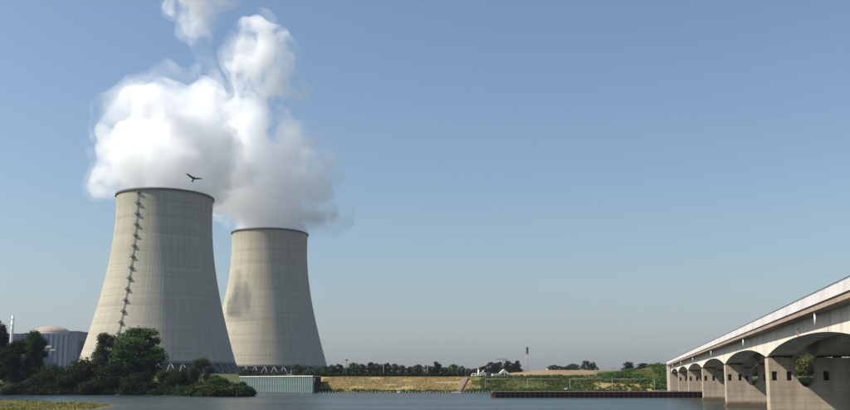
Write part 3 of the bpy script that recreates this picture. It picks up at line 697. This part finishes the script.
h1, hw, ze, zr = gable_house('white_house', 'white gabled house on the far bank beside a low white wing', 500, 509, 369.6, 373.6, 8, M['white'], M['roof'])
MB().box(-hw*.55, -hw*.55+.8, -.07, -.012, 1.0, 2.0).build('window', M['glass'], h1)
zb = h1.location.z; xw0, xw1 = hp(492.6)-h1.location.x, hp(500)-h1.location.x-.02
MB().prism([(xw0, -.4), (xw1, -.4), (xw1, 1.9), (xw0, 1.7)], .5, 6).build('side_wing', M['white'], h1)
MB().prism([(xw0-.15, 1.72), (xw1, 1.92), (xw1, 2.05), (xw0-.15, 1.85)], .3, 6.2).build('wing_roof', M['roof'], h1)
k1, kw, ke, kr = gable_house('white_kiosk', 'small white hut between the dark hedge and the gabled house', 480.6, 486, 371.6, 373.4, 3, M['white'], M['white'], False)
MB().box(-.25, .25, .4, .9, kr-.4, kr+.7).build('chimney', M['white'], k1)
# caravan
cx_ = hp(474.6); cv = empty('caravan', (cx_, YH, gz(cx_, YH))); tag(cv, 'small white rounded caravan parked left of the white hut', 'caravan')
prof = [(-1.5, .45), (1.5, .45), (1.55, 1.2), (1.35, 1.85), (.8, 2.1), (-.6, 2.1), (-1.3, 1.8), (-1.55, 1.1)]
MB().prism(prof, 0, 2).build('body', M['white'], cv)
MB().box(-1.0, -.1, -.03, -.005, 1.15, 1.7).build('window', M['glass'], cv); MB().box(.4, 1.0, -.03, -.005, .6, 1.75).build('door', M['roof'], cv)
for s_ in (0, 1.9): MB().tube([(0, s_-.1, .3), (0, s_+.12, .3)], .32, 14).build('wheel', M['steel'], cv)
# dark shed
sx_ = hp(489.3); sh_ = empty('dark_shed', (sx_, YH+6, gz(sx_, YH+6))); tag(sh_, 'dark low shed between the white hut and the white gabled house', 'shed')
MB().box(-1.5, 1.5, 0, 3, -.4, 2.0).build('wall', M['clad_d'], sh_); MB().prism([(-1.7, 2.002), (1.7, 2.002), (0, 2.6)], -.2, 3.2).build('roof', M['steel'], sh_)

def pole_at(name, label, u, vt, Y, r=.09, mat='pole', cat='pole', head=None):
    p = at(u, 376, Y); z = gz(p.x, Y); h = at(u, vt, Y).z - z; t = empty(name, (p.x, Y, z)); tag(t, label, cat)
    MB().tube([(0, 0, -.3), (0, 0, h)], [r*1.3, r], 8).build('pole_shaft', M[mat], t)
    if head == 'flood':
        for a in range(6): MB().box(.18, .75, -.28, .28, -.35, .25).build('floodlight', M['steel'], t, (0, 0, h), (0, 0, a*math.pi/3))
        MB().lathe([(.05, -.1), (.35, -.1), (.35, .1), (.05, .1)], 16, False, True).build('lamp_ring', M['steel'], t, (0, 0, h))
    elif head == 'arm':
        MB().tube([(0, 0, h-.05), (.5, 0, h+.15), (1.3, 0, h+.2)], [.06, .05, .05], 6).build('lamp_arm', M[mat], t)
        MB().box(1.2, 1.9, -.14, .14, h+.12, h+.26).build('lamp_head', M['galv'], t)
    return t
pole_at('floodlight_mast', 'slim floodlight mast rising above the tree row right of the farther tower', 346.3, 360, 470, .12, 'steel', 'mast', 'flood')
pole_at('street_lamp', 'pale lamp post in the middle of the tree row', 383.5, 364, 440, .07, 'pole', 'street lamp', 'arm')
pole_at('street_lamp', 'pale lamp post just left of the dark conical tree', 427.5, 366, 440, .06, 'pole', 'street lamp', 'arm')
pole_at('street_lamp', 'dark lamp post right of the conical tree near the bank stair', 465.7, 364.5, 440, .07, 'steel', 'street lamp', 'arm')
pole_at('marker_post', 'white marker post standing by the caravan', 478.6, 369.5, 425, .35, 'white', 'post')
pole_at('marker_post', 'white marker post alone on the brown field', 547.3, 369, 470, .28, 'white', 'post')
# telecom mast
p = at(527.5, 376, 560); z0 = gz(p.x, 560); hh = at(527.5, 347.3, 560).z - z0
tm = empty('telecom_mast', (p.x, 560, z0)); tag(tm, 'lattice telecom mast with a dark antenna cluster on top', 'mast')
mb = MB(); n = 14; hl_ = hh - 4.2
for i in range(3):
    a = i*2.094; mb.tube([(.75*math.cos(a), .75*math.sin(a), -.3), (.5*math.cos(a), .5*math.sin(a), hl_)], .075, 6)
for k in range(n):
    za, zb2 = hl_*k/n, hl_*(k+1)/n; ra, rb2 = .75-.25*k/n, .75-.25*(k+1)/n
    for i in range(3):
        a, b = i*2.094, (i+1)*2.094; mb.tube([(ra*math.cos(a), ra*math.sin(a), za), (rb2*math.cos(b), rb2*math.sin(b), zb2)], .04, 4)
mb.build('lattice', M['galv'], tm)
MB().tube([(0, 0, hl_-.5), (0, 0, hh+.4)], .12, 8).build('top_pole', M['galv'], tm)
for i in range(6):
    a = i*math.pi/3; MB().box(.45, .75, -.32, .32, 0, 3.6).build('antenna_panel', M['steel'], tm, (0, 0, hl_+.4), (0, 0, a))
for zz in (hl_+.2, hl_+4.1): MB().lathe([(.1, 0), (.9, 0), (.9, .12), (.1, .12)], 18, False, True).build('antenna_ring', M['steel'], tm, (0, 0, zz))
# pylons
def pylon(u, vt, Y, label, rz_):
    p = at(u, 376, Y); z = gz(p.x, Y); h = at(u, vt, Y).z - z; t = empty('power_pylon', (p.x, Y, z), rz_); tag(t, label, 'pylon', 'power pylons')
    mb = MB(); wst = .62*h; b = .10*h; wd = .028*h
    for sx in (-1, 1):
        for sy in (-1, 1): mb.tube([(sx*b, sy*b, 0), (sx*wd, sy*wd, wst)], .28, 5)
    for k in range(7):
        f0, f1 = k/7, (k+1)/7; w0, w1 = b + (wd-b)*f0, b + (wd-b)*f1
        for s in (-1, 1):
            mb.tube([(-w0, s*w0, wst*f0), (w1, s*w1, wst*f1)], .16, 4); mb.tube([(w0, s*w0, wst*f0), (-w1, s*w1, wst*f1)], .16, 4)
            mb.tube([(s*w0, -w0, wst*f0), (s*w1, w1, wst*f1)], .16, 4)
    mb.build('tower_legs', M['galv'], t); fk = MB()
    for s in (-1, 1):
        fk.tube([(s*wd, 0, wst), (s*.16*h, 0, .86*h)], .38, 5); fk.tube([(0, 0, wst+.3), (s*.12*h, 0, .86*h)], .22, 4); fk.tube([(s*.16*h, 0, .86*h), (s*.20*h, 0, h)], .3, 5)
    fk.build('fork', M['galv'], t); ar = MB()
    for dz in (0, .035*h): ar.tube([(-.34*h, 0, .86*h+dz*.2), (0, 0, .86*h+dz), (.34*h, 0, .86*h+dz*.2)], .26, 5)
    ar.build('crossarm', M['galv'], t)
    for xx in (-.32, 0, .32): MB().tube([(xx*h, 0, .86*h), (xx*h, 0, .80*h)], .22, 5).build('insulator', M['steel'], t)
pylon(501.5, 356.2, 1400, 'fork-headed power pylon rising behind the white gabled house', R(20))
pylon(613.5, 366.5, 2100, 'faint distant power pylon over the brown field', R(35))

# ------------------------------------------------------------------ birds
def bird(loc, rz_, rx__, ry_):
    t = empty('flying_bird', loc); t.rotation_euler = (rx__, ry_, rz_)
    tag(t, 'black bird of prey gliding in front of the steam above the nearer tower', 'bird')
    mb = MB().tube([(0, -.34, 0), (0, -.30, .01), (0, -.2, .02), (0, 0, .02), (0, .16, .01), (0, .30, 0)], [.012, .045, .06, .085, .07, .03], 10)
    # wings: leading and trailing edge stations, spread primaries
    for s in (-1, 1):
        sta = [(.05, -.14, .13, .03), (.22, -.17, .12, .07), (.42, -.20, .08, .15), (.58, -.16, .07, .22), (.72, -.06, .07, .28)]
        vs = []
        for x, ya, yb, z in sta: vs += [(s*x, ya, z), (s*x, yb, z), (s*x, (ya+yb)/2, z+.018)]
        fs = []
        for i in range(len(sta)-1):
            a = 3*i; fs += [(a, a+3, a+5, a+2), (a+2, a+5, a+4, a+1), (a, a+1, a+4, a+3)]
        fs += [(0, 2, 1), (12, 13, 14)]
        mb.add(vs, fs)
        for j in range(5):
            y = -.02 + j*.022; mb.add([(s*.70, y-.015, .27), (s*.70, y+.018, .27), (s*(.86-.03*abs(j-1)), y-.06+j*.035, .33), (s*(.86-.03*abs(j-1)), y-.08+j*.035, .33)], [(0, 1, 2, 3)])
    mb.build('body', M['feather'], t)
    MB().add([(-.05, .26, 0), (.05, .26, 0), (.13, .52, -.02), (0, .47, -.02), (-.13, .52, -.02), (0, .3, .02)], [(0, 1, 2, 3), (0, 3, 4), (0, 5, 1), (1, 5, 2), (2, 5, 3), (3, 5, 4), (4, 5, 0)]).build('tail', M['feather'], t)
    MB().tube([(0, -.34, 0), (0, -.385, -.015)], [.014, .003], 6).build('beak', M['steel'], t)
bird(at(193.5, 178.6, 84), R(195), R(-52), R(-16))

def swan(u, v, Y, label, rz_, z=None):
    p = at(u, v, Y); t = empty('swan', (p.x, Y, 0 if z is None else z), rz_); tag(t, label, 'swan', 'swans')
    MB().tube([(0, -.42, .12), (0, -.3, .17), (0, -.05, .2), (0, .2, .24), (0, .42, .33), (0, .52, .38)], [.03, .17, .24, .24, .12, .02], 12).build('body', M['swan'], t)
    MB().tube([(0, -.3, .22), (0, -.42, .4), (0, -.36, .62), (0, -.34, .78), (0, -.42, .86), (0, -.54, .83)], [.08, .055, .045, .045, .065, .035], 8).build('neck', M['swan'], t)
    MB().tube([(0, -.54, .83), (0, -.66, .79)], [.03, .012], 6).build('beak', M['beak'], t)
    for s in (-1, 1): MB().tube([(s*.14, -.2, .24), (s*.22, .1, .34), (s*.12, .45, .42)], [.04, .12, .02], 8).build('wing', M['swan'], t)
swan(398.8, 392, 306, 'white swan on the water by the row of stakes', R(70))
swan(566, 388.3, 313.5, 'white swan resting on the green bank above the rusty guide wall', R(80), gz(at(566, 388, 313.5).x, 313.5) + .25)

# ------------------------------------------------------------------ steam
def plume_mesh(name, blobs, voxel, amp, seed, grow=0.0):
    bm = bmesh.new()
    for u, v, r, Y in blobs:
        c = at(u, v, Y); bmesh.ops.create_icosphere(bm, subdivisions=3, radius=max(r*.35, r + grow)*px_m(Y), matrix=Matrix.Translation(c))
    me = bpy.data.meshes.new(name + '_raw'); bm.to_mesh(me); bm.free()
    ob = bpy.data.objects.new(name + '_raw', me); COL.objects.link(ob)
    rm_ = ob.modifiers.new('r', 'REMESH'); rm_.mode = 'VOXEL'; rm_.voxel_size = voxel
    sm = ob.modifiers.new('s', 'SMOOTH'); sm.iterations = 3; sm.factor = .5
    dg = bpy.context.evaluated_depsgraph_get(); ev = ob.evaluated_get(dg)
    out = bpy.data.meshes.new_from_object(ev); out.name = name
    bpy.data.objects.remove(ob); bpy.data.meshes.remove(me)
    n = len(out.vertices); co = np.empty(n*3, np.float32); out.vertices.foreach_get('co', co); co = co.reshape(-1, 3)
    nr = np.empty(n*3, np.float32); out.vertices.foreach_get('normal', nr); nr = nr.reshape(-1, 3)
    off = Vector((seed*37.1, seed*11.3, seed*5.7)); d = np.empty(n, np.float32)
    for i in range(n):
        p = Vector(co[i]) + off; s = 0
        for sc, am in ((48, 1.0), (22, .62), (10, .30)): s += am * (.48 - mnoise.voronoi(p / sc)[0][0])
        d[i] = s * amp + amp * .35 * mnoise.noise(p / 60)
    co = co + nr * d[:, None]; out.vertices.foreach_set('co', co.ravel()); out.update()
    # clean closed skin again, so that folds in the billows do not overlap
    ob = bpy.data.objects.new(name + '_fold', out); COL.objects.link(ob)
    rm_ = ob.modifiers.new('r', 'REMESH'); rm_.mode = 'VOXEL'; rm_.voxel_size = voxel
    sm = ob.modifiers.new('s', 'SMOOTH'); sm.iterations = 1; sm.factor = .4
    dg = bpy.context.evaluated_depsgraph_get(); fin = bpy.data.meshes.new_from_object(ob.evaluated_get(dg)); fin.name = name
    bpy.data.objects.remove(ob); bpy.data.meshes.remove(out); out = fin
    out.polygons.foreach_set('use_smooth', np.ones(len(out.polygons), bool)); out.update()
    return out
# (photo column, row, radius in pixels, distance) of each billow
D1 = [(164, 188, 36, 806), (146, 184, 27, 806), (182, 184, 27, 806), (150, 166, 36, 806), (180, 164, 38, 810), (130, 162, 28, 800), (166, 140, 36, 820), (140, 138, 26, 812),
      (196, 144, 36, 840), (200, 172, 36, 850), (216, 190, 24, 860), (210, 150, 34, 880), (222, 170, 32, 910), (116, 176, 17, 804), (120, 188, 12, 804), (190, 118, 20, 850)]
L1 = D1 + [(118, 158, 22, 800), (128, 128, 27, 812), (148, 112, 29, 825), (172, 108, 26, 840), (192, 110, 27, 850), (106, 168, 17, 802), (104, 152, 14, 800), (116, 134, 18, 806), (140, 98, 17, 830), (158, 96, 15, 834),
      (214, 118, 28, 900), (206, 102, 17, 870), (182, 98, 17, 845), (122, 112, 15, 812), (107, 181, 11, 948), (100, 186, 10, 946), (114, 188, 9, 952), (101, 176, 9, 946)]  # last four billows sit farther back, added to shade the farther tower
W1 = [(110, 150, 20, 800), (101, 166, 14, 800), (116, 116, 24, 815), (106, 106, 13, 815), (140, 98, 24, 830), (165, 92, 22, 840), (195, 90, 20, 850), (206, 66, 11, 930), (200, 44, 14, 930), (192, 30, 12, 930), (214, 192, 28, 860)]
D2 = [(270, 232, 30, 1012), (256, 228, 22, 1012), (285, 228, 22, 1012), (270, 206, 38, 1012), (246, 190, 38, 1000), (240, 152, 38, 990), (274, 160, 32, 1000), (256, 120, 26, 990), (250, 98, 18, 984),
      (240, 62, 15, 980), (262, 60, 19, 985), (262, 42, 15, 985), (230, 205, 18, 995), (276, 185, 30, 1006)]
L2 = D2 + [(296, 196, 28, 1010), (306, 208, 24, 1010), (292, 176, 32, 1005), (302, 160, 22, 1005), (286, 134, 22, 1000), (276, 112, 18, 995), (222, 124, 24, 980), (236, 118, 24, 982), (246, 82, 19, 982), (268, 84, 17, 985), (276, 46, 17, 985),
      (258, 36, 18, 985), (232, 52, 14, 980), (286, 62, 12, 985), (312, 190, 22, 1008), (318, 214, 15, 1012), (292, 100, 9, 995)]
W2 = [(300, 205, 30, 1012), (318, 205, 22, 1012), (330, 214, 17, 1012), (316, 180, 24, 1008), (322, 230, 13, 1012), (310, 150, 20, 1005), (302, 100, 11, 995), (290, 130, 26, 1000), (270, 70, 28, 985), (240, 56, 20, 980), (262, 34, 20, 985), (284, 50, 15, 985)]
D3 = [(178, 2, 10, 930), (196, 2, 12, 930), (186, -16, 20, 930), (210, -28, 24, 930)]
L3 = D3 + [(174, 8, 13, 930), (196, 8, 15, 930), (214, 2, 15, 930), (186, 16, 9, 930)]
W3 = [(210, 12, 14, 930), (192, 26, 13, 930), (222, 0, 14, 930)]
def steam(name, label, cat, core, loose, wisp, seed):
    t = empty(name, (0, 0, 0)); t.location = at(core[0][0], core[0][1], core[0][3]); tag(t, label, cat)
    inv = -t.location
    for nm, bl, mt, vx, am, gr_ in (('dense_steam', core, 'steam', 2.6, 17, -5), ('loose_steam', loose, 'steam_mid', 3.2, 18, 2), ('thin_steam', wisp + loose, 'steam_thin', 5.0, 18, 7)):
        link(nm, plume_mesh(nm, bl, vx, am, seed, gr_), M[mt], t, inv)
steam('steam_plume', 'bright white steam plume billowing from the nearer cooling tower', 'steam', D1, L1, W1, 1)
steam('steam_plume', 'greyer steam plume rising in a tall column above the farther cooling tower', 'steam', D2, L2, W2, 2)
steam('steam_puff', 'detached white steam puff at the top edge above the nearer tower', 'steam', D3, L3, W3, 3)

# ------------------------------------------------------------------ hazy air
tag(MB().box(-6600, 6600, -4100, 7000, -4.0, 520).build('haze', M['haze']), kind='stuff')
